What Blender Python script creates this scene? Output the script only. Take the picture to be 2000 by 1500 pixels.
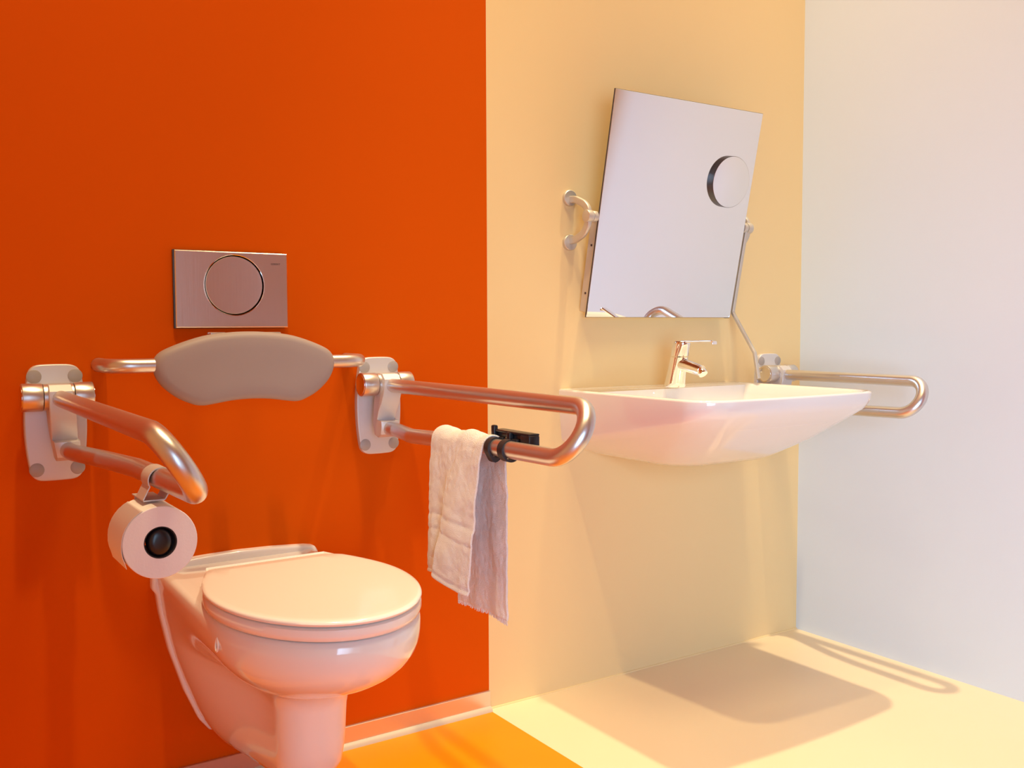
import bpy, bmesh, math, random
from mathutils import Vector, Matrix, noise

for o in list(bpy.data.objects):
    bpy.data.objects.remove(o)
sc = bpy.context.scene
COL = sc.collection

# ------------------------------------------------------------------ camera
YAW, PIT, ROL = 0.5872, 0.06002, -0.00317
F_PX = 1880.4
CAM = Vector((0.0, -2.10487, 1.00926))
Fw = Vector((math.sin(YAW) * math.cos(PIT), math.cos(YAW) * math.cos(PIT), -math.sin(PIT)))
Rt = Vector((math.cos(YAW), -math.sin(YAW), 0.0))
Up = Rt.cross(Fw)
R2 = Rt * math.cos(ROL) + Up * math.sin(ROL)
U2 = Up * math.cos(ROL) - Rt * math.sin(ROL)
cd = bpy.data.cameras.new('camera')
cd.sensor_fit = 'HORIZONTAL'
cd.sensor_width = 36.0
cd.lens = F_PX * 36.0 / 2000.0
cd.clip_start = 0.02
cam = bpy.data.objects.new('camera', cd)
COL.objects.link(cam)
m = Matrix.Identity(4)
for i in range(3):
    m[i][0], m[i][1], m[i][2], m[i][3] = R2[i], U2[i], -Fw[i], CAM[i]
cam.matrix_world = m
sc.camera = cam

# ------------------------------------------------------------------ light and exposure
sc.view_settings.view_transform = 'Standard'
sc.view_settings.look = 'None'
sc.view_settings.gamma = 1.0
sc.view_settings.use_curve_mapping = False
sc.view_settings.exposure = 0.0
sc.cycles.use_denoising = True
sc.cycles.max_bounces = 12
sc.cycles.diffuse_bounces = 6
sc.cycles.glossy_bounces = 5
sc.cycles.sample_clamp_indirect = 6.0

w = bpy.data.worlds.new('world')
sc.world = w
w.use_nodes = True
w.node_tree.nodes['Background'].inputs[0].default_value = (0.72, 0.82, 1.0, 1)
w.node_tree.nodes['Background'].inputs[1].default_value = 1.0

WARM = (1.0, 0.79, 0.43)
COOL = (0.42, 0.70, 1.0)


def aim(o, target):
    d = Vector(target) - o.location
    o.rotation_euler = d.to_track_quat('-Z', 'Y').to_euler()


def spot(name, loc, target, energy, color, size_deg, blend, radius):
    l = bpy.data.lights.new(name, 'SPOT')
    l.energy = energy
    l.color = color
    l.spot_size = math.radians(size_deg)
    l.spot_blend = blend
    l.shadow_soft_size = radius
    o = bpy.data.objects.new(name, l)
    COL.objects.link(o)
    o.location = loc
    aim(o, target)
    return o


CEIL = 4.75
spot('downlight_sink', (1.89, -0.37, 4.6), (1.90, -0.36, 0), 530, (1.0, 0.81, 0.50), 46, 0.75, 0.045)
spot('downlight_toilet', (0.38, -0.85, 4.6), (0.30, -0.25, 0.5), 380, WARM, 60, 0.9, 0.06)


def area(name, loc, target, sx, sy, energy, color, spread=140):
    l = bpy.data.lights.new(name, 'AREA')
    l.shape = 'RECTANGLE'
    l.size, l.size_y = sx, sy
    l.energy = energy
    l.color = color
    o = bpy.data.objects.new(name, l)
    COL.objects.link(o)
    l.spread = math.radians(spread)
    o.location = loc
    aim(o, target)
    return o


area('added_soft_fill', (1.25, -1.75, 4.70), (1.25, -1.70, 0.0), 0.9, 0.9, 34, WARM)  # added soft fill to brighten the back wall, not a fitting of the room
# daylight through the glazed opening in the front wall
area('daylight_window', (0.20, -3.36, 0.95), (2.53, -0.95, 0.40), 1.5, 1.5, 23, COOL, 85)

# ------------------------------------------------------------------ materials
MATS = {}


def mat(name, color, rough=0.5, metal=0.0, coat=0.0, spec=0.5, bump=None, var=None, aniso=0.0, sheen=0.0, sss=0.0):
    if name in MATS:
        return MATS[name]
    mt = bpy.data.materials.new(name)
    mt.use_nodes = True
    nt = mt.node_tree
    b = nt.nodes['Principled BSDF']
    b.inputs['Base Color'].default_value = (*color, 1)
    b.inputs['Roughness'].default_value = rough
    b.inputs['Metallic'].default_value = metal
    b.inputs['Coat Weight'].default_value = coat
    b.inputs['Coat Roughness'].default_value = 0.04
    b.inputs['Specular IOR Level'].default_value = spec
    b.inputs['Anisotropic'].default_value = aniso
    b.inputs['Sheen Weight'].default_value = sheen
    tc = nt.nodes.new('ShaderNodeTexCoord')
    if var:
        scale, amt = var
        n = nt.nodes.new('ShaderNodeTexNoise')
        n.inputs['Scale'].default_value = scale
        n.inputs['Detail'].default_value = 5
        nt.links.new(tc.outputs['Object'], n.inputs['Vector'])
        r = nt.nodes.new('ShaderNodeMapRange')
        r.inputs['From Min'].default_value = 0.25
        r.inputs['From Max'].default_value = 0.75
        r.inputs['To Min'].default_value = 1.0 - amt
        r.inputs['To Max'].default_value = 1.0 + amt
        nt.links.new(n.outputs['Fac'], r.inputs['Value'])
        h = nt.nodes.new('ShaderNodeHueSaturation')
        h.inputs['Color'].default_value = (*color, 1)
        nt.links.new(r.outputs['Result'], h.inputs['Value'])
        nt.links.new(h.outputs['Color'], b.inputs['Base Color'])
    if bump:
        scale, strength, dist, stretch = bump
        mp = nt.nodes.new('ShaderNodeMapping')
        mp.inputs['Scale'].default_value = stretch
        n = nt.nodes.new('ShaderNodeTexNoise')
        n.inputs['Scale'].default_value = scale
        n.inputs['Detail'].default_value = 4
        nt.links.new(tc.outputs['Object'], mp.inputs['Vector'])
        nt.links.new(mp.outputs['Vector'], n.inputs['Vector'])
        bp = nt.nodes.new('ShaderNodeBump')
        bp.inputs['Strength'].default_value = strength
        bp.inputs['Distance'].default_value = dist
        nt.links.new(n.outputs['Fac'], bp.inputs['Height'])
        nt.links.new(bp.outputs['Normal'], b.inputs['Normal'])
    MATS[name] = mt
    return mt


ORANGE = mat('orange_wall_paint', (0.60, 0.084, 0.0), 0.75, spec=0.06, var=(3.0, 0.015), bump=(220, 0.06, 0.002, (1, 1, 1)))
CREAM = mat('cream_wall_paint', (0.80, 0.595, 0.305), 0.6, spec=0.2, var=(2.5, 0.012), bump=(220, 0.05, 0.002, (1, 1, 1)))
WHITE_WALL = mat('off_white_wall_paint', (0.66, 0.74, 0.83), 0.6, spec=0.25, var=(2.5, 0.012), bump=(220, 0.05, 0.002, (1, 1, 1)))
FLOOR_C = mat('cream_floor_resin', (0.82, 0.67, 0.46), 0.38, spec=0.35, var=(5, 0.012), bump=(60, 0.03, 0.002, (1, 1, 1)))
FLOOR_O = mat('orange_floor_resin', (0.90, 0.27, 0.0), 0.4, spec=0.2, var=(7, 0.03), bump=(60, 0.03, 0.002, (1, 1, 1)))
SKIRT = mat('brushed_aluminium_skirting', (0.72, 0.66, 0.62), 0.3, metal=0.85, bump=(300, 0.12, 0.001, (0.03, 1, 1)))
SEAL = mat('pale_sealant', (0.55, 0.47, 0.36), 0.45)
CERAMIC = mat('glazed_white_ceramic', (0.81, 0.78, 0.76), 0.12, coat=0.6, spec=0.5)
PLASTIC_W = mat('white_thermoset_plastic', (0.86, 0.82, 0.78), 0.16, coat=0.4)
STEEL = mat('brushed_stainless_steel', (0.82, 0.72, 0.63), 0.30, metal=1.0, bump=(260, 0.10, 0.001, (1, 0.05, 0.03)))
ALU = mat('satin_anodised_aluminium', (0.70, 0.655, 0.63), 0.33, metal=0.95, bump=(900, 0.08, 0.0005, (1, 1, 1)))
ALU_PALE = mat('pale_painted_aluminium', (0.62, 0.585, 0.585), 0.42, metal=0.3, spec=0.5)
CAP = mat('grey_screw_cap', (0.38, 0.34, 0.325), 0.5, metal=0.2)
POLISH = mat('polished_metal', (0.82, 0.79, 0.76), 0.08, metal=1.0)
CHROME = mat('chrome', (0.92, 0.91, 0.90), 0.04, metal=1.0)
PAD = mat('grey_foam_skin', (0.34, 0.27, 0.255), 0.55, spec=0.4, bump=(700, 0.15, 0.0006, (1, 1, 1)))
MIRROR = mat('mirror_glass', (0.90, 0.90, 0.91), 0.012, metal=1.0)
NICKEL = mat('satin_nickel', (0.62, 0.57, 0.50), 0.42, metal=0.55)
CASE = mat('painted_mirror_casing', (0.62, 0.55, 0.47), 0.45, metal=0.3)
DARK = mat('dark_edge', (0.05, 0.045, 0.045), 0.35)
BLACK = mat('black_plastic', (0.012, 0.011, 0.014), 0.28)
RUBBER = mat('black_rubber_strap', (0.018, 0.016, 0.02), 0.5)
PAPER = mat('toilet_paper', (0.82, 0.77, 0.76), 0.9, spec=0.1, bump=(260, 0.25, 0.001, (1, 1, 1)))
TERRY = mat('white_terry_cloth', (0.93, 0.88, 0.85), 0.95, spec=0.1, sheen=0.4, bump=(650, 0.9, 0.0035, (1, 1, 1)))
TERRY_BAND = mat('flat_woven_band', (0.88, 0.81, 0.78), 0.9, spec=0.1, bump=(900, 0.4, 0.001, (1, 1, 0.2)))
STICKER = mat('sticker_print', (0.75, 0.66, 0.50), 0.5)
STICKER_INK = mat('sticker_ink', (0.28, 0.12, 0.05), 0.5)
TERRACOTTA = mat('terracotta_wall_paint', (0.40, 0.115, 0.035), 0.7)
CEILING = mat('white_ceiling_paint', (0.82, 0.79, 0.74), 0.7)
INK = mat('dark_engraving', (0.06, 0.035, 0.03), 0.5)


# ------------------------------------------------------------------ helpers
def shade(me, ang=40):
    for p in me.polygons:
        p.use_smooth = True
    try:
        me.set_sharp_from_angle(angle=math.radians(ang))
    except Exception:
        pass


def obj(name, bm, material, parent=None, ang=40, smooth=True):
    bmesh.ops.recalc_face_normals(bm, faces=bm.faces)
    me = bpy.data.meshes.new(name)
    bm.to_mesh(me)
    bm.free()
    me.materials.append(material)
    if smooth:
        shade(me, ang)
    o = bpy.data.objects.new(name, me)
    COL.objects.link(o)
    if parent:
        o.parent = parent
    return o


def thing(name, label, cat, loc=(0, 0, 0), group=None):
    o = bpy.data.objects.new(name, None)
    o.empty_display_size = 0.05
    COL.objects.link(o)
    o.location = loc
    tag(o, label, cat, group)
    return o


def tag(o, label, cat, group=None):
    o['label'] = label
    o['category'] = cat
    if group:
        o['group'] = group


def struct(name, bm, material, label, cat):
    o = obj(name, bm, material, None, 30)
    o['kind'] = 'structure'
    o['label'] = label
    o['category'] = cat
    return o


def box(bm, x0, x1, y0, y1, z0, z1, bevel=0.0, seg=2):
    vs = [bm.verts.new((x, y, z)) for x in (x0, x1) for y in (y0, y1) for z in (z0, z1)]
    q = [(0, 1, 3, 2), (4, 6, 7, 5), (0, 4, 5, 1), (2, 3, 7, 6), (0, 2, 6, 4), (1, 5, 7, 3)]
    fs = [bm.faces.new([vs[i] for i in f]) for f in q]
    if bevel:
        es = list({e for f in fs for e in f.edges})
        bmesh.ops.bevel(bm, geom=es, offset=bevel, segments=seg, profile=0.5, affect='EDGES')
    return bm


def B(*a, **k):
    return box(bmesh.new(), *a, **k)


def fillet(pts, r, n=8):
    """round the inner corners of a polyline"""
    pts = [Vector(p) for p in pts]
    out = [pts[0]]
    for i in range(1, len(pts) - 1):
        a, b, c = pts[i - 1], pts[i], pts[i + 1]
        rr = r[i - 1] if isinstance(r, (list, tuple)) else r
        u, v = (a - b).normalized(), (c - b).normalized()
        ang = u.angle(v)
        if ang > math.pi - 1e-3 or rr <= 0:
            out.append(b)
            continue
        t = min(rr / math.tan(ang / 2), 0.49 * (a - b).length, 0.49 * (c - b).length)
        p0, p1 = b + u * t, b + v * t
        for k in range(n + 1):
            s = k / n
            out.append(p0 * (1 - s) ** 2 + b * 2 * s * (1 - s) + p1 * s * s)
    out.append(pts[-1])
    return out


def tube(bm, path, r, n=20, caps=True, flat=None, up=None):
    """sweep a circle (or an ellipse / rounded bar: flat=(ru, rv)) along a path"""
    path = [Vector(p) for p in path]
    tang = []
    for i in range(len(path)):
        a = path[max(0, i - 1)]
        b = path[min(len(path) - 1, i + 1)]
        tang.append((b - a).normalized())
    t = tang[0]
    ref = Vector(up) if up else (Vector((0, 0, 1)) if abs(t.z) < 0.9 else Vector((1, 0, 0)))
    u = (ref - t * ref.dot(t)).normalized()
    rings = []
    for i, p in enumerate(path):
        t = tang[i]
        u = (u - t * u.dot(t)).normalized()
        v = t.cross(u)
        ring = []
        for k in range(n):
            a = 2 * math.pi * k / n
            rad = r[i] if isinstance(r, (list, tuple)) else r
            if flat:
                ca, sa = math.cos(a), math.sin(a)
                e = 0.35
                x = math.copysign(abs(ca) ** e, ca) * flat[0]
                y = math.copysign(abs(sa) ** e, sa) * flat[1]
                ring.append(bm.verts.new(p + u * x + v * y))
            else:
                ring.append(bm.verts.new(p + u * math.cos(a) * rad + v * math.sin(a) * rad))
        rings.append(ring)
    for A, Bq in zip(rings, rings[1:]):
        for k in range(n):
            bm.faces.new((A[k], A[(k + 1) % n], Bq[(k + 1) % n], Bq[k]))
    if caps:
        bm.faces.new(rings[0][::-1])
        bm.faces.new(rings[-1])
    return bm


def cyl(bm, a, b, r, n=28, bevel=0.0):
    a, b = Vector(a), Vector(b)
    d = (b - a)
    L = d.length
    d.normalize()
    if bevel:
        prof = [(0, r - bevel), (bevel * 0.3, r - bevel * 0.3), (bevel, r), (L - bevel, r), (L - bevel * 0.3, r - bevel * 0.3), (L, r - bevel)]
    else:
        prof = [(0, r), (L, r)]
    return lathe(bm, a, d, prof, n)


def lathe(bm, origin, axis, prof, n=28):
    """prof: list of (distance along axis, radius)"""
    axis = Vector(axis).normalized()
    ref = Vector((0, 0, 1)) if abs(axis.z) < 0.9 else Vector((1, 0, 0))
    u = (ref - axis * ref.dot(axis)).normalized()
    v = axis.cross(u)
    origin = Vector(origin)
    rings = []
    for (t, r) in prof:
        if r <= 1e-6:
            rings.append([bm.verts.new(origin + axis * t)])
        else:
            rings.append([bm.verts.new(origin + axis * t + (u * math.cos(2 * math.pi * k / n) + v * math.sin(2 * math.pi * k / n)) * r) for k in range(n)])
    for A, Bq in zip(rings, rings[1:]):
        if len(A) == 1 and len(Bq) == 1:
            continue
        for k in range(n):
            k2 = (k + 1) % n
            if len(A) == 1:
                bm.faces.new((A[0], Bq[k2], Bq[k]))
            elif len(Bq) == 1:
                bm.faces.new((A[k], A[k2], Bq[0]))
            else:
                bm.faces.new((A[k], A[k2], Bq[k2], Bq[k]))
    if len(rings[0]) > 1:
        bm.faces.new(rings[0][::-1])
    if len(rings[-1]) > 1:
        bm.faces.new(rings[-1])
    return bm


def loft(bm, rings, cap0=True, cap1=True, closed=True):
    R = [[bm.verts.new(p) for p in ring] for ring in rings]
    n = len(R[0])
    for A, Bq in zip(R, R[1:]):
        for k in range(n if closed else n - 1):
            k2 = (k + 1) % n
            bm.faces.new((A[k], A[k2], Bq[k2], Bq[k]))
    if cap0:
        bm.faces.new(R[0][::-1])
    if cap1:
        bm.faces.new(R[-1])
    return R


def smooth_closed(pts, n):
    """Catmull-Rom resample of a closed 2D loop"""
    N = len(pts)
    out = []
    for i in range(N):
        p0, p1, p2, p3 = (Vector(pts[(i + j - 1) % N]) for j in range(4))
        for k in range(n):
            t = k / n
            out.append(0.5 * ((2 * p1) + (p2 - p0) * t + (2 * p0 - 5 * p1 + 4 * p2 - p3) * t * t + (3 * p1 - p0 - 3 * p2 + p3) * t ** 3))
    return out


def round_poly(pts, r, n=6):
    """round the corners of a closed 2D polygon"""
    N = len(pts)
    out = []
    for i in range(N):
        a, b, c = Vector(pts[i - 1]), Vector(pts[i]), Vector(pts[(i + 1) % N])
        rr = r[i] if isinstance(r, (list, tuple)) else r
        u, v = (a - b).normalized(), (c - b).normalized()
        t = min(rr, 0.49 * (a - b).length, 0.49 * (c - b).length)
        p0, p1 = b + u * t, b + v * t
        for k in range(n + 1):
            s = k / n
            out.append(p0 * (1 - s) ** 2 + b * 2 * s * (1 - s) + p1 * s * s)
    return out


def slab_xz(bm, outline, y0, y1, edge=0.0, n_edge=3):
    """solid from an outline in X,Z between y0 (back) and y1 (front, toward the room) with a rounded front edge"""
    cx = sum(p[0] for p in outline) / len(outline)
    cz = sum(p[1] for p in outline) / len(outline)
    N = len(outline)
    nrm = []
    for i in range(N):
        a, b = Vector(outline[i - 1]), Vector(outline[(i + 1) % N])
        t = (b - a).normalized()
        q = Vector((t.y, -t.x))
        if q.dot(Vector((outline[i][0] - cx, outline[i][1] - cz))) < 0:
            q = -q
        nrm.append(q)
    rings = [[(p[0], y0, p[1]) for p in outline]]
    if edge:
        s = 1 if y1 > y0 else -1
        for k in range(n_edge + 1):
            a = math.pi / 2 * k / n_edge
            ins = edge * (1 - math.cos(a))
            yy = y1 - s * edge * (1 - math.sin(a))
            rings.append([(p[0] - q.x * ins, yy, p[1] - q.y * ins) for p, q in zip(outline, nrm)])
    else:
        rings.append([(p[0], y1, p[1]) for p in outline])
    loft(bm, rings)
    return bm


# ------------------------------------------------------------------ the room
XC, XO, XF = 2.5356, 1.3249, 1.3225      # right wall, orange paint edge, floor seam
XL, YF = -1.0, -3.4                      # left wall, front wall
struct('wall_back', B(XO, XC + 0.12, 0, 0.12, -0.1, CEIL), CREAM, 'cream painted back wall behind the washbasin and tilted mirror', 'wall')
struct('wall_back_orange', B(XL - 0.12, XO, 0, 0.12, -0.1, CEIL), ORANGE, 'bright orange painted back wall behind the toilet', 'wall')
struct('wall_right', B(XC, XC + 0.12, YF, 0.0, -0.1, CEIL), WHITE_WALL, 'pale off-white side wall to the right of the washbasin', 'wall')
struct('wall_left', B(XL - 0.12, XL, YF, 0.0, -0.1, CEIL), CREAM, 'cream side wall outside the left edge of the photo', 'wall')
bm = bmesh.new()
wx0, wx1, wz0, wz1 = -0.60, 1.00, 0.15, 1.75
box(bm, XL - 0.12, wx0, YF - 0.12, YF, -0.1, CEIL)
box(bm, wx1, XC + 0.12, YF - 0.12, YF, -0.1, CEIL)
box(bm, wx0, wx1, YF - 0.12, YF, -0.1, wz0)
box(bm, wx0, wx1, YF - 0.12, YF, wz1, CEIL)
struct('wall_front', bm, TERRACOTTA, 'terracotta wall with a tall window behind the photographer', 'wall')
struct('wall_bounce_added', B(2.38, XC, -1.52, -1.40, 0.0, CEIL), ORANGE, 'short added orange wall out of view, bouncing orange onto the right wall', 'wall')  # added out of view to tint the right wall orange by bounced light
struct('ceiling', B(XL - 0.12, XC + 0.12, YF - 0.12, 0.12, CEIL, CEIL + 0.1), CEILING, 'white ceiling above the bathroom', 'ceiling')
struct('floor', B(XF, XC, YF, 0, -0.1, 0.0), FLOOR_C, 'smooth cream floor under the washbasin', 'floor')
struct('floor_orange', B(XL, XF, YF, 0, -0.1, 0.0), FLOOR_O, 'glossy yellow-orange floor under the toilet', 'floor')
sk = struct('baseboard_back', B(XL, XO, -0.009, 0.0, 0.006, 0.052, bevel=0.0012, seg=1), SKIRT, 'brushed metal skirting along the orange wall', 'skirting')
bm = bmesh.new()
loft(bm, [[(x, -0.009, 0.0), (x, -0.021, 0.0), (x, -0.019, 0.006), (x, -0.013, 0.011), (x, -0.009, 0.012)] for x in (XL, XO - 0.001)])
obj('sealing_strip', bm, SEAL, sk)
bm = bmesh.new()
loft(bm, [[(x, 0.0, 0.0), (x, -0.004, 0.0), (x, -0.0028, 0.0028), (x, 0.0, 0.004)] for x in (XO, XC)])
struct('trim_1', bm, CREAM, 'thin cream sealant joint where the cream wall meets the floor', 'trim')

# ------------------------------------------------------------------ folding grab rails
def rail(x0, z0, inward, length, drop_jog, label):
    t = thing('folding_grab_rail', label, 'grab rail', (x0, 0, z0), 'fold-down support rails')
    # wall plate with bulging sides
    pts = [(-0.046, 0.115), (0, 0.1165), (0.046, 0.115), (0.055, 0.06), (0.0585, 0), (0.055, -0.06), (0.046, -0.115), (0, -0.1165), (-0.046, -0.115), (-0.055, -0.06), (-0.0585, 0), (-0.055, 0.06)]
    out = round_poly(pts, [0.022, 0.02, 0.022, 0.03, 0.03, 0.03, 0.022, 0.02, 0.022, 0.03, 0.03, 0.03], 6)
    obj('wall_plate', slab_xz(bmesh.new(), out, 0.0, -0.013, 0.003), ALU_PALE, t)
    for sx in (-1, 1):
        for sz in (-1, 1):
            c = (sx * 0.0375, -0.0125, sz * 0.0925)
            obj('screw_cap', lathe(bmesh.new(), c, (0, -1, 0), [(0, 0.0138), (0.0010, 0.0138), (0.0018, 0.0125), (0.0020, 0)], 24), CAP, t)
    # hinge barrel, axis along the wall
    hz, hy, hr = 0.054, -0.052, 0.0275
    hb = obj('hinge_barrel', cyl(bmesh.new(), (-0.066, hy, hz), (-0.029, hy, hz), hr, 36, 0.0015), ALU, t)
    obj('end_cap', lathe(bmesh.new(), (-0.0655, hy, hz), (-1, 0, 0), [(0, 0.0235), (0.0015, 0.0235), (0.002, 0.0215), (0.0012, 0.0205), (0.0012, 0)], 36), POLISH, hb)
    h2 = obj('hinge_barrel', cyl(bmesh.new(), (0.027, hy, hz), (0.062, hy, hz), hr, 36, 0.0015), ALU, t)
    obj('end_cap', lathe(bmesh.new(), (0.0615, hy, hz), (1, 0, 0), [(0, 0.0235), (0.0015, 0.0235), (0.002, 0.0215), (0.0012, 0.0205), (0.0012, 0)], 36), POLISH, h2)
    bm = cyl(bmesh.new(), (-0.0278, hy, hz), (0.0258, hy, hz), hr - 0.0015, 36)
    obj('hinge_core', bm, ALU, t)
    obj('hinge_block', B(-0.058, 0.056, -0.050, -0.010, hz - 0.02, hz + 0.02, bevel=0.003), ALU_PALE, t)
    # swing arm: side profile in (y,z) extruded along x, narrower in the waist
    prof = [(-0.048, 0.080), (-0.072, 0.078), (-0.086, 0.066), (-0.088, 0.036), (-0.082, 0.012), (-0.070, -0.012), (-0.064, -0.030), (-0.068, -0.031), (-0.088, -0.032), (-0.090, -0.045), (-0.086, -0.062), (-0.070, -0.070), (-0.052, -0.066), (-0.042, -0.040), (-0.040, 0.0), (-0.040, 0.050)]
    bm = bmesh.new()
    rings = []
    for (fx, ins) in ((-0.024, 0.0022), (-0.0225, 0.0), (0.0225, 0.0), (0.024, 0.0022)):
        cy, cz = -0.065, 0.005
        ring = []
        for (y, z) in prof:
            d = Vector((y - cy, z - cz))
            d2 = d - d.normalized() * ins
            shift = 0.010 * inward * (1 - min(1, max(0, (z + 0.06) / 0.11)))
            ring.append((fx * (0.92 + 0.08 * math.cos(z * 30)) + shift, cy + d2.x, cz + d2.y))
        rings.append(ring)
    loft(bm, rings)
    obj('swing_arm', bm, ALU_PALE, t, 35)
    # bent tube
    L, rt = length, 0.0160
    zt, zb = 0.0515, -0.0485
    ji, jo = 0.040 * inward * drop_jog, 0.054 * inward * drop_jog
    zf = -0.0335
    path = fillet([(0, -0.080, zt), (0, -L + 0.045, zt)], 0)
    up = [Vector((0, -0.080, zt)), Vector((0, -0.3, zt)), Vector((0, -(L - 0.05), zt))]
    rad = (zt - zf) / 2
    loop = []
    for k in range(1, 20):
        a = math.pi * k / 20
        f = (1 - math.cos(a)) / 2
        loop.append(Vector((jo * f, -(L - 0.05) - math.sin(a) * (rad + 0.005), zt + (zf - zt) * f)))
    low = fillet([(jo, -(L - 0.05), zf), (jo * 0.9, -(L - 0.05) * 0.62, zf - 0.004), (ji, -0.255, zb), (0.010 * inward, -0.125, zb), (0.010 * inward, -0.076, zb)], [0.3, 0.09, 0.05], 8)
    pts = up + loop + low
    obj('support_tube', tube(bmesh.new(), pts, rt, 24), ALU, t, 60)
    return t


RX1, RX2, RZ = 0.3018, 1.0096, 0.8205
rail(RX1, RZ, 1, 0.842, 1.0, 'folding grab rail carrying the toilet paper, left of the toilet')
rail(RX2, RZ, -1, 0.842, 1.0, 'folding grab rail with the white towel, right of the toilet')
rail(2.376, 0.804, -1, 0.566, 1.0, 'folding grab rail on the cream wall right of the washbasin')

# ------------------------------------------------------------------ flush plate
PX, PZ = 0.6623, 1.0903
t = thing('flush_plate', 'brushed steel flush plate with one round button above the toilet', 'flush plate', (PX, 0, PZ))
bm = bmesh.new()
# face plate with a round hole
hw, hh, r0 = 0.123, 0.082, 0.0655
n = 64
inner = []
outer = []
bx, bz = 0.003, 0.011 - 0.001
for k in range(n):
    a = 2 * math.pi * k / n
    c, s = math.cos(a), math.sin(a)
    inner.append((bx + r0 * c, bz + r0 * s))
    # project to the rectangle from the hole centre
    tx = ((hw - bx) if c > 0 else (-hw - bx)) / c if abs(c) > 1e-9 else 1e9
    tz = ((hh - bz) if s > 0 else (-hh - bz)) / s if abs(s) > 1e-9 else 1e9
    q = min(tx, tz)
    outer.append([bx + q * c, bz + q * s])
for sx in (-1, 1):
    for sz in (-1, 1):
        k = min(range(n), key=lambda i: (outer[i][0] - sx * hw) ** 2 + (outer[i][1] - sz * hh) ** 2)
        outer[k] = [sx * hw, sz * hh]
e = 0.0016
ins = [(p[0] * (1 - e / hw), p[1] * (1 - e / hh)) for p in outer]
loft(bm, [[(p[0], -0.001, p[1]) for p in outer], [(p[0], -0.0125, p[1]) for p in outer], [(p[0], -0.014, p[1]) for p in ins],
          [(p[0], -0.014, p[1]) for p in inner], [(p[0], -0.005, p[1]) for p in inner], [(bx + (p[0] - bx) * 0.02, -0.005, bz + (p[1] - bz) * 0.02) for p in inner]], cap0=True, cap1=True)
obj('face_plate', bm, STEEL, t, 30)
bt = obj('button', lathe(bmesh.new(), (bx, -0.0055, bz), (0, -1, 0), [(0, 0.0628), (0.0075, 0.0628), (0.0086, 0.0618), (0.0082, 0.055), (0.0078, 0.0)], 64), STEEL, t, 30)
obj('button_ring', lathe(bmesh.new(), (bx, -0.0125, bz), (0, -1, 0), [(0, 0.0668), (0.0022, 0.0668), (0.0026, 0.0660), (0.0022, 0.0650), (0.0, 0.0650)], 64), POLISH, t, 30)
obj('mounting_frame', B(-0.1255, 0.118, -0.0065, -0.0005, -0.0835, 0.0835, bevel=0.0006, seg=1), DARK, t)
fc = bpy.data.curves.new('maker_name', 'FONT')
fc.body = 'GEBERIT'
fc.size = 0.0058
fc.extrude = 0.00015
fc.align_x = 'CENTER'
fo = bpy.data.objects.new('maker_name_curve', fc)
COL.objects.link(fo)
bpy.context.view_layer.update()
tme = bpy.data.meshes.new_from_object(fo.evaluated_get(bpy.context.evaluated_depsgraph_get()))
bpy.data.objects.remove(fo)
tme.name = 'maker_name'
tme.materials.clear()
tme.materials.append(INK)
fo = bpy.data.objects.new('maker_name', tme)
COL.objects.link(fo)
fo.parent = t
fo.location = (0.096, -0.0142, 0.0565)
fo.rotation_euler = (math.pi / 2, 0, 0)

# ------------------------------------------------------------------ backrest
t = thing('padded_back_support', 'grey padded backrest on a curved metal bar above the toilet', 'backrest', (0.658, 0, 0.933))
yb = -0.112
path = fillet([(-0.272, -0.001, 0.0), (-0.272, yb, 0.0), (0.272, yb, 0.0), (0.272, -0.001, 0.0)], [0.075, 0.075], 12)
obj('support_bar', tube(bmesh.new(), path, 0.0145, 22), ALU, t, 60)
ol = [(-0.192, -0.004), (-0.183, 0.022), (-0.150, 0.040), (-0.095, 0.058), (-0.045, 0.065), (0.0, 0.067), (0.045, 0.065), (0.095, 0.058), (0.150, 0.040), (0.183, 0.022), (0.192, -0.004),
      (0.180, -0.036), (0.150, -0.064), (0.118, -0.080), (0.100, -0.0835), (0.080, -0.0815), (0.040, -0.0755), (0.0, -0.0735), (-0.040, -0.0755), (-0.080, -0.0815), (-0.100, -0.0835), (-0.118, -0.080), (-0.150, -0.064), (-0.180, -0.036)]
so = smooth_closed(ol, 4)
bm = bmesh.new()
N = len(so)
rings = []
for (kx, kz, yy) in ((0.93, 0.84, 0.0), (0.975, 0.94, -0.003), (1.0, 1.0, -0.011), (0.998, 0.995, -0.022), (0.98, 0.955, -0.030), (0.95, 0.89, -0.0345), (0.90, 0.80, -0.0362), (0.70, 0.55, -0.0368), (0.35, 0.25, -0.0370)):
    ring = []
    for p in so:
        x, z = p.x * kx, -0.006 + (p.y + 0.006) * kz
        bend = 0.020 * (x / 0.19) ** 2
        ring.append((x, yb + 0.002 + yy + bend * 0.6, z))
    rings.append(ring)
loft(bm, rings)
obj('back_pad', bm, PAD, t, 60)
for x in (-0.058, 0.060):
    bm = B(x - 0.017, x + 0.017, yb + 0.004, yb + 0.030, 0.030, 0.0655, bevel=0.003)
    obj('pad_clip', bm, ALU, t)


# ------------------------------------------------------------------ toilet
TX = 0.662
t = thing('wall_hung_toilet', 'white wall-hung toilet with closed lid against the orange wall', 'toilet', (TX, 0, 0.0))


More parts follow.
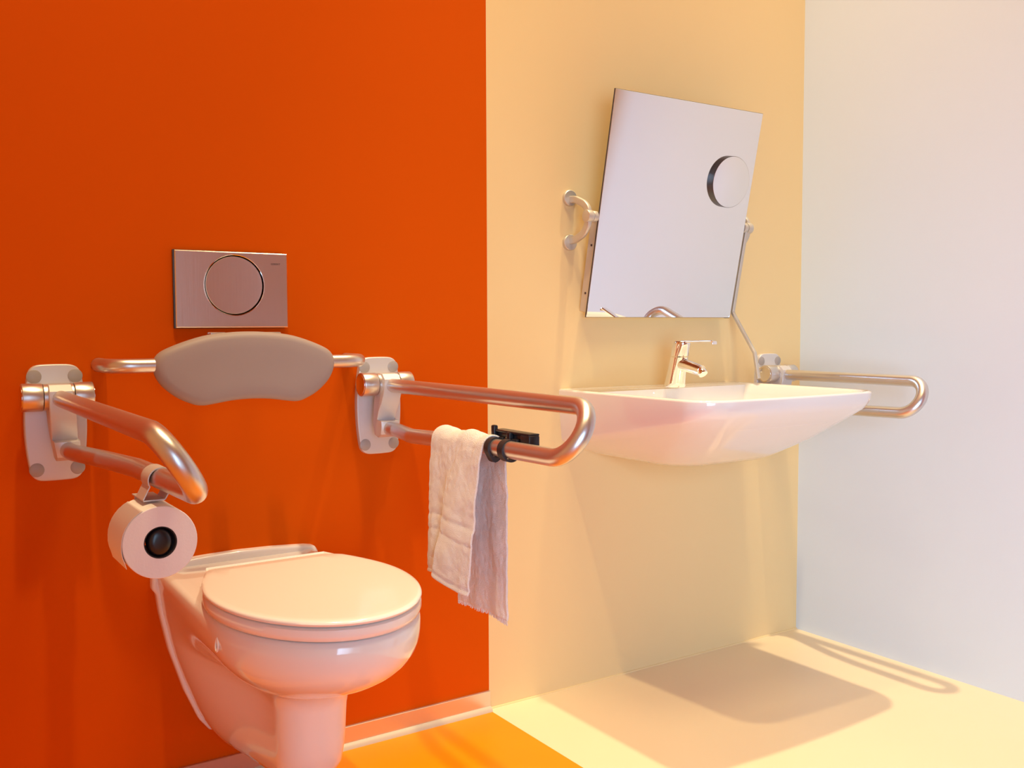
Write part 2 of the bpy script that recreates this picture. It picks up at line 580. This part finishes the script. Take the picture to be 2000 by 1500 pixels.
def plan(z, a, b, L1, F, e=2.0, y0=-0.012, ns=14, ne=22):
    """closed outline, symmetric: rear half-width a at the wall, b at -L1, elliptic nose to -F"""
    left = []
    for k in range(ns):
        s = k / ns
        y = y0 + (-L1 - y0) * s
        f = s * s * (3 - 2 * s)
        left.append((a + (b - a) * f, y))
    for k in range(ne + 1):
        th = math.pi / 2 * k / ne
        c, s = math.cos(th), math.sin(th)
        left.append((b * c ** (2 / e), -L1 - (F - L1) * s ** (2 / e)))
    ring = [(-x, y, z) for (x, y) in left] + [(x, y, z) for (x, y) in left[:-1]][::-1]
    return ring


lv = [  # z, a, b, L1, F, e
    (0.496, 0.140, 0.140, 0.430, 0.640, 2.0),
    (0.499, 0.160, 0.172, 0.430, 0.680, 2.0),
    (0.497, 0.170, 0.180, 0.430, 0.689, 2.0),
    (0.490, 0.176, 0.184, 0.430, 0.693, 2.0),
    (0.470, 0.176, 0.184, 0.430, 0.693, 2.0),
    (0.445, 0.172, 0.182, 0.430, 0.690, 2.0),
    (0.420, 0.163, 0.177, 0.430, 0.682, 2.0),
    (0.395, 0.153, 0.168, 0.430, 0.668, 2.0),
    (0.370, 0.143, 0.155, 0.430, 0.646, 2.0),
    (0.345, 0.133, 0.138, 0.430, 0.616, 2.0),
    (0.325, 0.126, 0.120, 0.428, 0.583, 2.05),
    (0.308, 0.120, 0.102, 0.425, 0.550, 2.1),
    (0.293, 0.115, 0.086, 0.420, 0.520, 2.15),
    (0.278, 0.109, 0.075, 0.415, 0.500, 2.2),
    (0.260, 0.102, 0.069, 0.412, 0.489, 2.3),
    (0.230, 0.094, 0.066, 0.410, 0.484, 2.35),
    (0.195, 0.085, 0.0645, 0.408, 0.480, 2.35),
    (0.165, 0.078, 0.063, 0.402, 0.473, 2.3),
    (0.145, 0.073, 0.059, 0.395, 0.458, 2.25),
    (0.130, 0.066, 0.050, 0.380, 0.433, 2.2),
    (0.124, 0.052, 0.036, 0.355, 0.395, 2.1),
]
bm = bmesh.new()
def bowl_z(z):
    if z >= 0.47:
        return z
    if z >= 0.278:
        return 0.47 - (0.47 - z) * 0.68
    return z + (0.3394 - 0.278) * max(0.0, (z - 0.195) / (0.278 - 0.195))


def flange_hw(z):
    T = [(0.12, 0.070), (0.155, 0.095), (0.225, 0.125), (0.32, 0.155), (0.40, 0.172), (0.445, 0.178), (0.50, 0.186)]
    for (z0, h0), (z1, h1) in zip(T, T[1:]):
        if z <= z1:
            return h0 + (h1 - h0) * max(0, (z - z0)) / (z1 - z0)
    return T[-1][1]


rings = []
for q in lv:
    zz = bowl_z(q[0])
    a_ = min(q[1] if zz > 0.47 else 9, flange_hw(zz) - 0.007)
    ring = plan(zz, a_, *q[2:])
    if q[0] < 0.2:
        ring = [(x, y, z + 0.030 * min(1, max(0, (-y - 0.1) / 0.3))) for (x, y, z) in ring]
    rings.append(ring)
loft(bm, rings)
bowl = obj('bowl', bm, CERAMIC, t, 80)
fl = [(-0.155, 0.508), (-0.08, 0.513), (0, 0.515), (0.08, 0.513), (0.155, 0.508), (0.178, 0.504), (0.186, 0.49), (0.1865, 0.455), (0.178, 0.445), (0.172, 0.40), (0.155, 0.32), (0.125, 0.225), (0.095, 0.155), (0.072, 0.125), (0.0, 0.122),
      (-0.072, 0.125), (-0.095, 0.155), (-0.125, 0.225), (-0.155, 0.32), (-0.172, 0.40), (-0.178, 0.445), (-0.1865, 0.455), (-0.186, 0.49), (-0.178, 0.504)]
obj('rear_flange', slab_xz(bmesh.new(), round_poly(fl, 0.006, 3), 0.0, -0.020, 0.007, 4), CERAMIC, t, 60)


def oval(z, hw, rear, y_rear, y_mid, F, ns=12, ne=24, dz=None):
    left = []
    nrear = 6
    for k in range(nrear):
        left.append((rear * k / nrear, y_rear))
    for k in range(ns):
        s = k / ns
        y = y_rear + (y_mid - y_rear) * s
        f = math.sin(s * math.pi / 2) ** 1.15
        left.append((rear + (hw - rear) * f, y))
    for k in range(ne + 1):
        th = math.pi / 2 * k / ne
        left.append((hw * math.cos(th), y_mid + (F - y_mid) * math.sin(th)))
    zz = (lambda x, y: z + (dz(x, y) if dz else 0))
    full = [(-x, y) for (x, y) in left] + [(x, y) for (x, y) in left[1:-1]][::-1]
    return [(x, y, zz(x, y)) for (x, y) in full]


bm = bmesh.new()
loft(bm, [oval(0.501, 0.176, 0.116, -0.215, -0.43, -0.684), oval(0.503, 0.183, 0.122, -0.209, -0.43, -0.693), oval(0.512, 0.186, 0.124, -0.206, -0.43, -0.697),
          oval(0.522, 0.185, 0.123, -0.207, -0.43, -0.696), oval(0.5245, 0.180, 0.119, -0.212, -0.43, -0.689)])
obj('seat', bm, PLASTIC_W, t, 60)


def lid_dz(x, y):
    return -0.0065 * max(0.0, min(1.0, (y + 0.262) / 0.055))


bm = bmesh.new()
rr = [oval(0.5262, 0.178, 0.118, -0.205, -0.43, -0.688), oval(0.5285, 0.1845, 0.123, -0.200, -0.43, -0.697), oval(0.5325, 0.186, 0.124, -0.199, -0.43, -0.699), oval(0.536, 0.1845, 0.123, -0.200, -0.43, -0.697, dz=lid_dz), oval(0.5375, 0.180, 0.119, -0.205, -0.43, -0.690, dz=lid_dz),
      oval(0.5380, 0.172, 0.113, -0.215, -0.43, -0.678, dz=lid_dz), oval(0.5382, 0.150, 0.098, -0.258, -0.43, -0.652), oval(0.5383, 0.145, 0.094, -0.262, -0.43, -0.645), oval(0.5386, 0.12, 0.07, -0.285, -0.43, -0.60), oval(0.5390, 0.06, 0.035, -0.34, -0.43, -0.52)]
loft(bm, rr)
obj('lid', bm, PLASTIC_W, t, 50)
for sx in (-1, 1):
    bm = bmesh.new()
    cyl(bm, (sx * 0.070, -0.190, 0.515), (sx * 0.104, -0.190, 0.515), 0.0115, 20, 0.002)
    obj('hinge', bm, PLASTIC_W, t)
# fixing cap on the flank
bm = bmesh.new()
cap_ring = []
for k in range(25):
    a = 2 * math.pi * k / 24
    rr_ = 0.0095 * (1.0 - 0.35 * max(0, math.sin(a)))
    cap_ring.append((-0.1825 + 0.001 * math.sin(a), -0.462 + rr_ * 0.75 * math.cos(a), 0.462 + 0.0125 * math.sin(a)))
tube(bm, cap_ring, 0.0018, 8, caps=False)
obj('fixing_cap', bm, CERAMIC, t)

# ------------------------------------------------------------------ washbasin
SX, SZ = 1.880, 0.838
t = thing('washbasin', 'white wall-mounted washbasin under the tilted mirror', 'washbasin', (SX, 0, SZ))


def basin_plan(hw, y0, F, cr, bow, n=10, nf=16, zf=lambda x, y: 0.0):
    """outline from the wall on the left, round the front, to the wall on the right"""
    pts = []
    for k in range(n):
        s = k / n
        pts.append((-hw, y0 + (-(F - cr) - y0) * s))
    for k in range(n + 1):
        a = math.pi / 2 * k / n
        pts.append((-hw + cr * (1 - math.cos(a)), -(F - cr) - cr * math.sin(a)))
    for k in range(1, nf):
        s = k / nf
        x = -hw + cr + 2 * (hw - cr) * s
        pts.append((x, -F))
    for k in range(n + 1):
        a = math.pi / 2 * (1 - k / n)
        pts.append((hw - cr * (1 - math.cos(a)), -(F - cr) - cr * math.sin(a)))
    for k in range(1, n + 1):
        s = k / n
        pts.append((hw, -(F - cr) + (y0 + (F - cr)) * s))
    out = []
    for (x, y) in pts:
        yy = y
        if y < 0:
            yy = y - bow * (1 - (x / hw) ** 2) * (min(1.0, max(0.0, -y / F)) ** 4)
        out.append((x, yy, zf(x, yy)))
    return out


FB = 0.545


def crease(x, y):
    s = min(1, max(0, -y / FB))
    return -0.142 + 0.100 * s


def under(x, y, k):
    return (crease(x, y) - 0.004) * (1 - k) - 0.190 * k


rings = [
    basin_plan(0.200, -0.150, 0.44, 0.12, 0.010, zf=lambda x, y: -0.100),
    basin_plan(0.255, -0.118, 0.492, 0.10, 0.013, zf=lambda x, y: -0.080),
    basin_plan(0.285, -0.102, 0.519, 0.085, 0.014, zf=lambda x, y: -0.030),
    basin_plan(0.298, -0.094, 0.530, 0.080, 0.015, zf=lambda x, y: -0.006),
    basin_plan(0.306, -0.060, 0.535, 0.076, 0.016, zf=lambda x, y: -0.001),
    basin_plan(0.320, 0.0, 0.541, 0.072, 0.017, zf=lambda x, y: 0.0),
    basin_plan(0.3245, 0.0, 0.5445, 0.072, 0.017, zf=lambda x, y: -0.002),
    basin_plan(0.3255, 0.0, 0.5455, 0.072, 0.017, zf=lambda x, y: -0.006),
    basin_plan(0.3225, 0.0, 0.543, 0.072, 0.017, zf=lambda x, y: -0.006 + (crease(x, y) + 0.006) * 0.5),
    basin_plan(0.3165, 0.0, 0.537, 0.074, 0.016, zf=lambda x, y: crease(x, y) + 0.006),
    basin_plan(0.310, 0.0, 0.530, 0.076, 0.016, zf=lambda x, y: crease(x, y) - 0.003),
    basin_plan(0.286, 0.0, 0.495, 0.080, 0.015, zf=lambda x, y: under(x, y, 0.16)),
    basin_plan(0.245, 0.0, 0.425, 0.085, 0.012, zf=lambda x, y: under(x, y, 0.50)),
    basin_plan(0.200, 0.0, 0.345, 0.090, 0.010, zf=lambda x, y: under(x, y, 0.88)),
    basin_plan(0.182, 0.0, 0.318, 0.090, 0.010, zf=lambda x, y: -0.1895),
    basin_plan(0.150, 0.0, 0.270, 0.090, 0.008, zf=lambda x, y: -0.1920),
    basin_plan(0.080, 0.0, 0.160, 0.060, 0.0, zf=lambda x, y: -0.1925),
]
bm = bmesh.new()
loft(bm, rings)
obj('basin', bm, CERAMIC, t, 60)
obj('drain', lathe(bmesh.new(), (0, -0.29, -0.101), (0, 0, 1), [(0, 0.024), (0.003, 0.024), (0.0045, 0.020), (0.0045, 0)], 28), CHROME, t)

# faucet
FX, FY = 1.868, -0.118
t = thing('basin_mixer_tap', 'chrome single-lever mixer tap standing on the washbasin', 'tap', (FX, FY, SZ))
lean = -0.030
H = 0.129
bm = bmesh.new()
prof = [(0.0, 0.0290), (0.004, 0.0300), (0.012, 0.0288), (0.04, 0.0262), (0.075, 0.0250), (0.084, 0.0247)]
rings = []
for (z, r) in prof:
    rings.append([(r * math.cos(2 * math.pi * k / 36), r * math.sin(2 * math.pi * k / 36) + lean * (z / H), z) for k in range(36)])
loft(bm, rings)
obj('body', bm, CHROME, t, 50)
bm = bmesh.new()
rings = []
for (z, r) in ((0.086, 0.0225), (0.0865, 0.0248), (0.12, 0.0243), (0.126, 0.0236), (0.1285, 0.0210)):
    rings.append([(r * math.cos(2 * math.pi * k / 36), r * math.sin(2 * math.pi * k / 36) + lean * (z / H), z) for k in range(36)])
loft(bm, rings)
lv_ = obj('lever_cap', bm, CHROME, t, 50)
bm = bmesh.new()
pts = [(0, lean - 0.004, 0.1270), (0, lean - 0.05, 0.1272), (0, lean - 0.100, 0.1285), (0, lean - 0.118, 0.1288), (0, lean - 0.121, 0.1275), (0, lean - 0.1215, 0.121)]
tube(bm, fillet(pts, [0.02, 0.02, 0.002, 0.002], 4), 0.005, 16, flat=(0.0030, 0.0085), up=(0, 0, 1))
obj('lever', bm, CHROME, lv_, 50)
bm = bmesh.new()
tube(bm, [(0, lean * 0.55, 0.066), (0, -0.055, 0.060), (0, -0.105, 0.049)], [0.0200, 0.0170, 0.0148], 26)
sp = obj('spout', bm, CHROME, t, 50)
bm = bmesh.new()
cyl(bm, (0, -0.1005, 0.0525), (0, -0.113, 0.0395), 0.0130, 26, 0.0012)
obj('aerator', bm, CHROME, sp, 50)

# ------------------------------------------------------------------ tilted mirror
MX0, MX1 = 1.617, 2.167
MB, MT = Vector((0, -0.0395, 1.033)), Vector((0, -0.1610, 1.618))
MU = (MT - MB).normalized()
MN = Vector((0, -MU.z, MU.y)).normalized()     # toward the room (and down)
if MN.y > 0:
    MN = -MN
ML = (MT - MB).length
PIV = MB + MU * (ML * 0.45)
t = thing('tilting_mirror', 'rectangular tilting mirror with round magnifying disc above the washbasin', 'mirror', (1.892, 0, PIV.z))
OFF = Vector((1.892, 0, PIV.z))


def mp(x, u, nrm):
    """point on the mirror: x across, u up the glass, nrm out of the glass"""
    return MB + MU * u + MN * nrm + Vector((x, 0, 0)) - OFF


def mbox(x0, x1, u0, u1, n0, n1, bevel=0.0, seg=1):
    bm = B(x0, x1, u0, u1, n0, n1, bevel=bevel, seg=seg)
    for v in bm.verts:
        v.co = mp(v.co.x, v.co.y, v.co.z)
    return bm


obj('glass', mbox(MX0, MX1, 0, ML, -0.004, 0.0, bevel=0.0006), MIRROR, t, 30)
obj('glass_edge', mbox(MX0 - 0.0008, MX1 + 0.0008, -0.0008, ML + 0.0008, -0.0050, -0.0012), DARK, t, 30)
cs = obj('casing', mbox(MX0 + 0.004, MX1 - 0.006, 0.010, ML * 0.46, -0.040, -0.0052, bevel=0.002), CASE, t, 30)
for u in (0.062, 0.192):
    bm = lathe(bmesh.new(), mp(MX0 + 0.0038, u, -0.022), (-1, 0, 0), [(0, 0.0032), (0.0012, 0.0032), (0.0016, 0.002), (0.0006, 0.0012), (0.0006, 0)], 16)
    obj('casing_screw', bm, INK, cs)
# magnifying disc
dc = mp(2.070, 0.397, 0.0)
obj('magnifying_disc', lathe(bmesh.new(), dc, MN, [(0.0, 0.0725), (0.0118, 0.0725)], 64), DARK, t, 30)
md = obj('disc_glass', lathe(bmesh.new(), dc + MN * 0.0119, MN, [(0.0, 0.0716), (0.0006, 0.0716), (0.0008, 0.0710), (0.0008, 0)], 64), MIRROR, t, 30)
# pivots and wall brackets on both sides
pv = PIV - OFF
pback = pv - MN * 0.012
for side, xs in ((-1, MX0), (1, MX1)):
    xo = xs - OFF.x
    bm = bmesh.new()
    cyl(bm, (xo + side * 0.002, pback.y, pback.z), (xo + side * 0.016, pback.y, pback.z), 0.0150, 28, 0.001)
    obj('pivot_collar', bm, NICKEL, t)
    bm = bmesh.new()
    cyl(bm, (xo + side * 0.0175, pback.y, pback.z), (xo + side * 0.036, pback.y, pback.z), 0.0165, 28, 0.0015)
    obj('pivot_knob', bm, NICKEL, t)
    br = None
    xb = xo + side * 0.026
    # curved bracket between two wall flanges
    z_up, z_dn = 1.354 - OFF.z, 1.235 - OFF.z
    y_f = -0.004
    pts = [(xb + side * 0.004, y_f, z_up - 0.004), (xb + side * 0.003, -0.030, z_up - 0.006), (xb, -0.062, z_up - 0.020), (xb, pback.y + 0.004, pback.z + 0.022), (xb, pback.y, pback.z),
           (xb, pback.y + 0.004, pback.z - 0.022), (xb, -0.062, z_dn + 0.020), (xb + side * 0.003, -0.030, z_dn + 0.006), (xb + side * 0.004, y_f, z_dn + 0.004)]
    bm = bmesh.new()
    tube(bm, fillet(pts, 0.04, 6), 0.008, 18, flat=(0.0095, 0.0062), up=(0, 0, 1))
    br = obj('wall_bracket', bm, NICKEL, t, 50)
    for z in (z_up, z_dn):
        bm = lathe(bmesh.new(), (xb + side * 0.004, 0.0, z), (0, -1, 0), [(0, 0.0215), (0.009, 0.0215), (0.0105, 0.0200), (0.0105, 0)], 32)
        obj('bracket_flange', bm, NICKEL, br)
# tilt lever: bar down the right edge, then kicked forward and down
xl = MX1 + 0.0150
pts = [mp(xl, ML * 0.45, -0.006), mp(xl, 0.015, -0.006), Vector((xl, -0.126, 0.928)) - OFF, Vector((xl, -0.142, 0.852)) - OFF]
bm = bmesh.new()
tube(bm, fillet(pts, [0.012, 0.012], 5), 0.005, 16, flat=(0.0045, 0.0055), up=(0, 1, 0))
obj('tilt_lever', bm, NICKEL, t, 50)
obj('lever_joint', mbox(MX1 - 0.016, MX1 + 0.004, -0.003, 0.010, -0.018, -0.0055, bevel=0.001), INK, t)


# ------------------------------------------------------------------ toilet paper and its holder
def rail_low(x0, inward, y):
    """centre of a toilet rail's lower tube at depth y"""
    s = min(1.0, max(0.0, (-y - 0.255) / (0.79 - 0.255)))
    return x0 + inward * (0.0415 + 0.0125 * s), RZ - 0.047 + 0.0135 * s


hy = -0.615
hx, hz = rail_low(RX1, 1, hy)
RCX, RCZ = 0.341, 0.6965
t = thing('paper_roll_holder', 'metal clip holder hanging from the rail with a black spindle', 'roll holder', (hx, hy, hz))
R = 0.0180
th0 = 0.50
arc = []
for k in range(21):
    a = -th0 + (math.pi + 2 * th0) * k / 20
    arc.append((R * math.cos(a), R * math.sin(a)))
foot = (RCX - hx, 0.7545 - hz)
prof = [(foot[0] + 0.015, foot[1])] + arc + [(foot[0] - 0.015, foot[1])]
thk = 0.0016
bm = bmesh.new()
outer, inner = [], []
for i, p in enumerate(prof):
    a = Vector(prof[max(0, i - 1)])
    b = Vector(prof[min(len(prof) - 1, i + 1)])
    tt = (b - a).normalized()
    q = Vector((tt.y, -tt.x))
    outer.append(Vector(p) + q * thk)
    inner.append(Vector(p))
loop = outer + inner[::-1]


rings = [[(p.x, y, p.y) for p in loop] for y in (-0.022, 0.022)]
loft(bm, rings)
obj('clip_strap', bm, ALU_PALE, t, 40)
bm = bmesh.new()
box(bm, foot[0] - 0.0155, foot[0] + 0.0155, -0.022, 0.0535, foot[1] - 0.0018, foot[1])
box(bm, foot[0] - 0.012, foot[0] + 0.012, 0.0505, 0.0535, RCZ - hz - 0.015, foot[1] - 0.001)
obj('back_plate', bm, ALU_PALE, t)
ax = RCX - hx
az = RCZ - hz
spd = obj('spindle', cyl(bmesh.new(), (ax, 0.051, az), (ax, -0.046, az), 0.0115, 24), BLACK, t)
bm = bmesh.new()
rings = []
for (yy, s) in ((-0.030, 0.95), (-0.046, 1.0), (-0.050, 0.97), (-0.053, 0.8), (-0.054, 0.4)):
    rings.append([(ax + 0.0175 * s * math.cos(2 * math.pi * k / 28), yy, az + 0.0205 * s * math.sin(2 * math.pi * k / 28)) for k in range(28)])
loft(bm, rings)
obj('spindle_cap', bm, BLACK, spd, 60)
t = thing('toilet_paper_roll', 'white toilet paper roll hanging on the holder left of the toilet', 'toilet paper', (RCX, -0.668, RCZ))
bm = bmesh.new()
n = 64
ro, ri = 0.0530, 0.0235
for_r = []


def ringc(r, y):
    return [(r * math.cos(2 * math.pi * k / n), y, r * math.sin(2 * math.pi * k / n)) for k in range(n)]


loft(bm, [ringc(ri, 0.096), ringc(ro - 0.001, 0.096), ringc(ro, 0.095), ringc(ro, 0.001), ringc(ro - 0.001, 0.0), ringc(ri, 0.0)], cap0=False, cap1=False)
obj('paper', bm, PAPER, t, 40)
bm = bmesh.new()
loft(bm, [ringc(ri - 0.0002, 0.0955), ringc(ri - 0.0002, 0.0005), ringc(ri - 0.0016, 0.0005), ringc(ri - 0.0016, 0.0955), ringc(ri - 0.0002, 0.0955)], cap0=False, cap1=False)
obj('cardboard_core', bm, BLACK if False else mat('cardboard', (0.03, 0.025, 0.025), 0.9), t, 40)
# loose sheet end on the outside of the roll
bm = bmesh.new()
rings = []
for k in range(12):
    a = math.radians(215 - k * 9)
    rr_ = ro + 0.0006 + (0.004 if k == 0 else 0.0022 * max(0, 1 - k / 4))
    rings.append([(rr_ * math.cos(a), 0.095, rr_ * math.sin(a)), (rr_ * math.cos(a), 0.001, rr_ * math.sin(a)), ((rr_ + 0.0006) * math.cos(a), 0.001, (rr_ + 0.0006) * math.sin(a)), ((rr_ + 0.0006) * math.cos(a), 0.095, (rr_ + 0.0006) * math.sin(a))])
loft(bm, rings)
obj('loose_sheet', bm, PAPER, t, 40)

# ------------------------------------------------------------------ towel over the right rail
tx0, tz0 = rail_low(RX2, -1, -0.49)
t = thing('hand_towel', 'white terry hand towel hung over the rail right of the toilet', 'towel', (tx0, -0.49, tz0))
bot_front = [(-0.012, -0.385), (-0.022, -0.41), (-0.016, -0.44), (-0.026, -0.468), (-0.034, -0.472), (-0.040, -0.462), (-0.044, -0.452), (-0.052, -0.456), (-0.052, -0.49), (-0.046, -0.53), (-0.046, -0.560), (-0.042, -0.582)]
bot_back = [(0.010, -0.425), (0.013, -0.448), (0.014, -0.468), (0.011, -0.490), (0.009, -0.508), (0.012, -0.528), (0.0135, -0.545), (0.012, -0.562), (0.008, -0.578), (0.009, -0.592), (0.011, -0.599), (0.011, -0.606)]


def res(pts, n):
    P = [Vector(p) for p in pts]
    out = []
    for i in range(n):
        f = i / (n - 1) * (len(P) - 1)
        j = min(int(f), len(P) - 2)
        s = f - j
        p0, p1, p2, p3 = P[max(0, j - 1)], P[j], P[j + 1], P[min(len(P) - 1, j + 2)]
        out.append(0.5 * ((2 * p1) + (p2 - p0) * s + (2 * p0 - 5 * p1 + 4 * p2 - p3) * s * s + (3 * p1 - p0 - 3 * p2 + p3) * s ** 3))
    return out


NT = 60
bf, bb = res(bot_front, NT), res(bot_back, NT)
top = [(-0.400 + (-0.592 + 0.400) * i / (NT - 1)) for i in range(NT)]
RT = 0.0232
DF, DB = 0.262, 0.330
rows = []
NV = 56
mats_row = []
for k in range(NV + 1):       # front sheet from the hem up
    s = k / NV                 # 0 hem, 1 at the tube
    row = []
    for i in range(NT):
        yv = top[i]
        f = (1 - s) ** 0.75
        x = -RT + (bf[i].x * 0.72 + 0.004) * f + 0.004 * math.sin(i * 0.35 + 1.0) * s * (1 - s)
        y = yv + (bf[i].y - yv) * f
        hem = -DF + 0.012 * math.sin(i / NT * 5.0) - 0.006 + (0.004 if i > NT * 0.45 else -0.004)
        z = hem * (1 - s)
        d = 1 - s
        for (g0, g1) in ((0.335, 0.355), (0.445, 0.465), (0.035, 0.05)):
            if g0 < (1 - d) < g1:
                x += 0.0022
        row.append(Vector((x, y, z)))
    rows.append(row)
nA = 10
for k in range(1, nA):
    a = math.pi - math.pi * k / nA
    row = []
    for i in range(NT):
        lump = 0.0030 * (1 + math.sin(i * 0.21 + 0.4)) + 0.0008 * math.sin(i * 0.6)
        row.append(Vector((RT * math.cos(a), top[i] - 0.012 * (k / nA), (RT + lump) * math.sin(a))))
    rows.append(row)
for k in range(NV + 1):
    s = 1 - k / NV
    row = []
    for i in range(NT):
        yv = top[i] - 0.012
        f = (1 - s) ** 0.8
        x = RT * (1 - 0.4 * f) + bb[i].x * f * 0.75
        y = yv + (bb[i].y - yv) * f
        hem = -DB + 0.005 * math.sin(i / NT * 3.0)
        z = hem * (1 - s)
        row.append(Vector((x, y, z)))
    rows.append(row)
bm = bmesh.new()
O = Vector((tx0, -0.49, tz0))
V = []
for row in rows:
    vr = []
    for p in row:
        w_ = Vector((tx0 + p.x, p.y, tz0 + p.z))
        nn = noise.noise(w_ * 110) * 0.0018 + noise.noise(w_ * 24) * 0.0030
        w_.x += nn
        vr.append(bm.verts.new(w_ - O))
    V.append(vr)
for A, Bq in zip(V, V[1:]):
    for i in range(NT - 1):
        bm.faces.new((A[i], A[i + 1], Bq[i + 1], Bq[i]))
cl = obj('cloth', bm, TERRY, t, 180)
md_ = cl.modifiers.new('thickness', 'SOLIDIFY')
md_.thickness = 0.0045
md_.offset = 0.0
sb = cl.modifiers.new('smooth', 'SUBSURF')
sb.levels = 1
sb.render_levels = 1
# fringe of short threads along the back hem
bm = bmesh.new()
random.seed(4)
last = rows[-1]
for i in range(0, NT - 1):
    for q in (0.0, 0.5):
        p = last[i].lerp(last[i + 1], q)
        a = Vector((tx0 + p.x, p.y, tz0 + p.z)) - O
        b = a + Vector((random.uniform(-0.001, 0.001), random.uniform(-0.0015, 0.0015), -random.uniform(0.004, 0.009)))
        tube(bm, [a + Vector((0, 0, 0.003)), b], 0.0008, 5)
fr = obj('fringe', bm, TERRY, t)
fr['kind'] = 'stuff'

# ------------------------------------------------------------------ black strap-on holder on the right rail
gx, gz = rail_low(RX2, -1, -0.640)
t = thing('strap_on_holder', 'small black plastic holder strapped to the towel rail', 'holder', (gx, -0.640, gz - 0.0))
body = obj('body', B(0.020, 0.034, -0.052, 0.064, 0.002, 0.030, bevel=0.0025), BLACK, t)
obj('ridge', B(0.014, 0.038, -0.056, 0.062, 0.0285, 0.0325, bevel=0.0015), BLACK, t)
obj('end_block', B(0.012, 0.036, -0.060, -0.030, -0.002, 0.030, bevel=0.003), BLACK, t)
obj('upright_tab', B(0.012, 0.022, 0.056, 0.068, 0.000, 0.040, bevel=0.003), BLACK, t)
obj('upright_tab', B(0.010, 0.020, 0.000, 0.012, 0.000, 0.031, bevel=0.002), BLACK, t)
for y in (0.050, -0.010, 0.006, 0.062):
    obj('screw', lathe(bmesh.new(), (0.0205 if y in (0.050, -0.010) else 0.0115, y, 0.016 if y in (0.050, -0.010) else 0.009), (-1, 0, 0), [(0, 0.0038), (0.0012, 0.0036), (0.0022, 0.002), (0.0024, 0)], 14), POLISH, t)
st = obj('sticker', B(0.0192, 0.0202, 0.018, 0.033, 0.007, 0.020), STICKER, t)
obj('sticker_print', B(0.0188, 0.0193, 0.021, 0.030, 0.0155, 0.0175), STICKER_INK, st)
obj('sticker_print', B(0.0188, 0.0193, 0.021, 0.030, 0.0105, 0.0125), STICKER_INK, st)
for (y, wd) in ((0.034, 0.0070), (-0.012, 0.0085)):
    bm = bmesh.new()
    rings = []
    n = 32
    tilt = 0.12
    for (yy, rr_) in ((-wd, 0.0163), (-wd, 0.0205), (wd, 0.0205), (wd, 0.0163), (-wd, 0.0163)):
        ring = []
        for k in range(n):
            a = 2 * math.pi * k / n
            bulge = 0.006 * max(0, math.cos(a - math.radians(255 if y > 0 else 20))) ** 12 if rr_ > 0.017 else 0
            ring.append(((rr_ + bulge) * math.cos(a), y + yy + tilt * 0.02 * math.sin(a), (rr_ + bulge) * math.sin(a)))
        rings.append(ring)
    loft(bm, rings, cap0=False, cap1=False)
    sp_ = obj('strap', bm, RUBBER, t, 40)
    obj('strap_lug', B(0.012, 0.024, y - wd, y + wd, 0.006, 0.020, bevel=0.0015), RUBBER, sp_)
